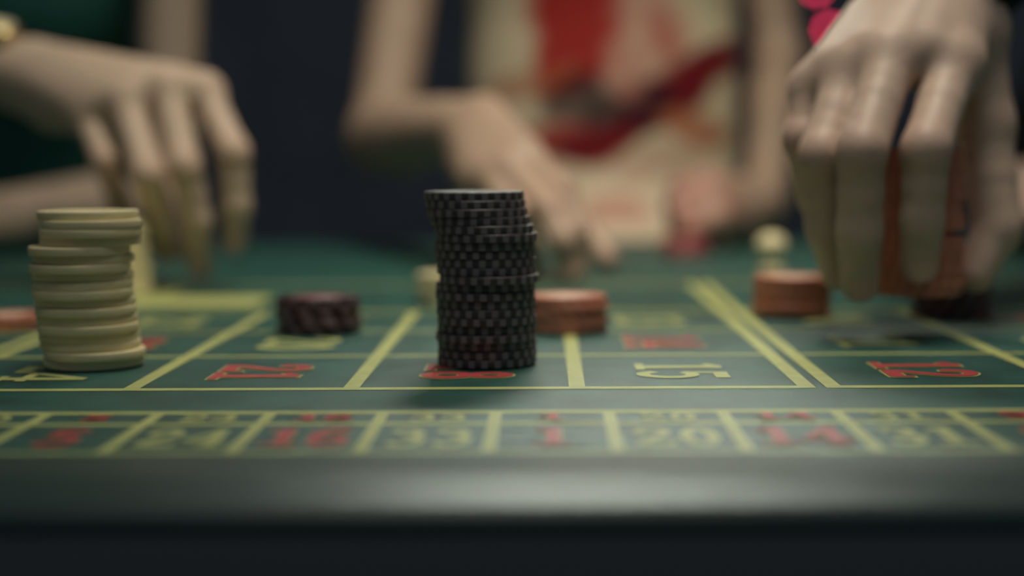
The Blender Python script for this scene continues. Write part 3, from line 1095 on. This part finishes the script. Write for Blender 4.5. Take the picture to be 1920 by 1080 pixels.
def dress_material():
    m = D.materials.new('flowered_fabric')
    m.use_nodes = True
    nt = m.node_tree
    b = nt.nodes['Principled BSDF']
    b.inputs['Roughness'].default_value = 0.8
    b.inputs['Specular IOR Level'].default_value = 0.2
    tc = nt.nodes.new('ShaderNodeTexCoord')
    nz = nt.nodes.new('ShaderNodeTexNoise')
    nz.inputs['Scale'].default_value = 14
    nt.links.new(tc.outputs['Object'], nz.inputs['Vector'])
    add = nt.nodes.new('ShaderNodeVectorMath')
    add.operation = 'MULTIPLY_ADD'
    nt.links.new(nz.outputs['Color'], add.inputs[0])
    add.inputs[1].default_value = (0.04, 0.04, 0.04)
    nt.links.new(tc.outputs['Object'], add.inputs[2])
    sub = nt.nodes.new('ShaderNodeVectorMath')
    sub.operation = 'SUBTRACT'
    sub.inputs[1].default_value = (0.02, 0.02, 0.02)
    nt.links.new(add.outputs[0], sub.inputs[0])
    src = sub.outputs[0]
    # cloudy cream ground with olive tints
    n2 = nt.nodes.new('ShaderNodeTexNoise')
    n2.inputs['Scale'].default_value = 9
    nt.links.new(tc.outputs['Object'], n2.inputs['Vector'])
    mr = nt.nodes.new('ShaderNodeMapRange')
    mr.inputs['From Min'].default_value, mr.inputs['From Max'].default_value = 0.4, 0.65
    nt.links.new(n2.outputs['Fac'], mr.inputs['Value'])
    mx = nt.nodes.new('ShaderNodeMix')
    mx.data_type = 'RGBA'
    mx.inputs['A'].default_value = (0.86, 0.71, 0.52, 1)
    mx.inputs['B'].default_value = (0.80, 0.72, 0.48, 1)
    nt.links.new(mr.outputs['Result'], mx.inputs['Factor'])
    cur = mx.outputs['Result']
    RED, DEEP, DARK, PINK, ORA = (0.46, 0.035, 0.03), (0.20, 0.012, 0.02), (0.030, 0.012, 0.020), (0.62, 0.26, 0.20), (0.52, 0.16, 0.07)
    blobs = [  # px, py, rx, ry (px), angle, colour, strength
        (1085, 10, 95, 110, 0, RED, 1), (1070, 110, 85, 75, 0, RED, 1), (1000, 140, 100, 36, 10, ORA, .6), (1230, 50, 80, 130, 25, PINK, .6),
        (1085, 180, 72, 50, 0, DARK, .8), (1255, 185, 165, 50, 35, DEEP, 1), (1180, 215, 105, 58, 20, DARK, .85), (1350, 115, 100, 38, 30, DEEP, .9),
        (1080, 262, 105, 42, -8, RED, .9), (1120, 262, 100, 36, 12, DEEP, .95), (1310, 235, 80, 34, -20, ORA, .8), (1170, 130, 40, 75, 30, PINK, .7),
        (1160, 395, 70, 34, 0, PINK, .7), (1250, 300, 120, 30, 20, PINK, .35), (1250, 60, 36, 66, 20, RED, .5),
        (1280, -260, 100, 80, 20, RED, .95), (1200, -330, 60, 110, -30, PINK, .6), (980, -240, 80, 70, -10, RED, .9), (1000, -180, 110, 36, 20, DEEP, .9),
        (1330, -190, 90, 34, -15, DEEP, .85), (1120, -420, 100, 60, 10, ORA, .7)]
    for (px, py, rx, ry, an, colr, st) in blobs:
        c = P(px, py, 1.60)
        sc = 1.60 / FPX
        s1 = nt.nodes.new('ShaderNodeVectorMath')
        s1.operation = 'SUBTRACT'
        nt.links.new(src, s1.inputs[0])
        s1.inputs[1].default_value = (c.x, 0, c.z)
        mp = nt.nodes.new('ShaderNodeMapping')
        mp.vector_type = 'TEXTURE'
        mp.inputs['Rotation'].default_value = (0, -math.radians(an), 0)
        mp.inputs['Scale'].default_value = (rx * sc, 1e5, ry * sc)
        nt.links.new(s1.outputs[0], mp.inputs['Vector'])
        ln = nt.nodes.new('ShaderNodeVectorMath')
        ln.operation = 'LENGTH'
        nt.links.new(mp.outputs['Vector'], ln.inputs[0])
        r = nt.nodes.new('ShaderNodeMapRange')
        r.inputs['From Min'].default_value, r.inputs['From Max'].default_value = 1.1, 0.75
        r.inputs['To Min'].default_value, r.inputs['To Max'].default_value = 0, st
        nt.links.new(ln.outputs['Value'], r.inputs['Value'])
        mx = nt.nodes.new('ShaderNodeMix')
        mx.data_type = 'RGBA'
        nt.links.new(cur, mx.inputs['A'])
        mx.inputs['B'].default_value = (*colr, 1)
        nt.links.new(r.outputs['Result'], mx.inputs['Factor'])
        cur = mx.outputs['Result']
    nt.links.new(cur, b.inputs['Base Color'])
    return m


DRESS = dress_material()
dp = torso_prims(w_hip, w_chest, w_sh, w_shL, w_neck, 0.152, 0.095, 0.006)
skirt = [('c', w_hip, Vector((w_hip.x, w_hip.y + 0.10, 0.42)), 0.15, 0.19)]
link('dress', cloth_mesh('dress', [(dp + skirt, 0.03, 0)], [], 0.007, DRESS), woman)
lg = [('c', Vector((w_hip.x - .07, w_hip.y + .04, .5)), Vector((w_hip.x - .07, w_hip.y + .06, .07)), .06, .036),
      ('c', Vector((w_hip.x + .07, w_hip.y + .04, .5)), Vector((w_hip.x + .07, w_hip.y + .06, .07)), .06, .036)]
link('leg', sdf_mesh('leg', [([(lg, 0.005, 0)], 0.008)], SKIN_T), woman)
head_extras(woman, w_head, fr, HAIR_B, True)

# ------------------------------------------------------------------ red lamps far behind
for k, (px, py) in enumerate(((1556, 56), (1531, -22))):
    c = P(px, py, 4.6)
    lampo = tag(empty('red_lamp', c), 'round glowing red lamp far behind the hand, ' + ('the lower one' if k == 0 else 'cut by the top edge'), 'lamp', 'red lamps on the far wall')
    link('bulb', lathe_mesh('bulb', [(0.012 * math.sin(math.pi * i / 10), -0.012 * math.cos(math.pi * i / 10)) for i in range(11)], REDLAMP, 20), lampo)
    link('stem', box_mesh('stem', -0.006, 0.006, 0.010, 6.0 - c.y, -0.006, 0.006, LAMPBOX), lampo)
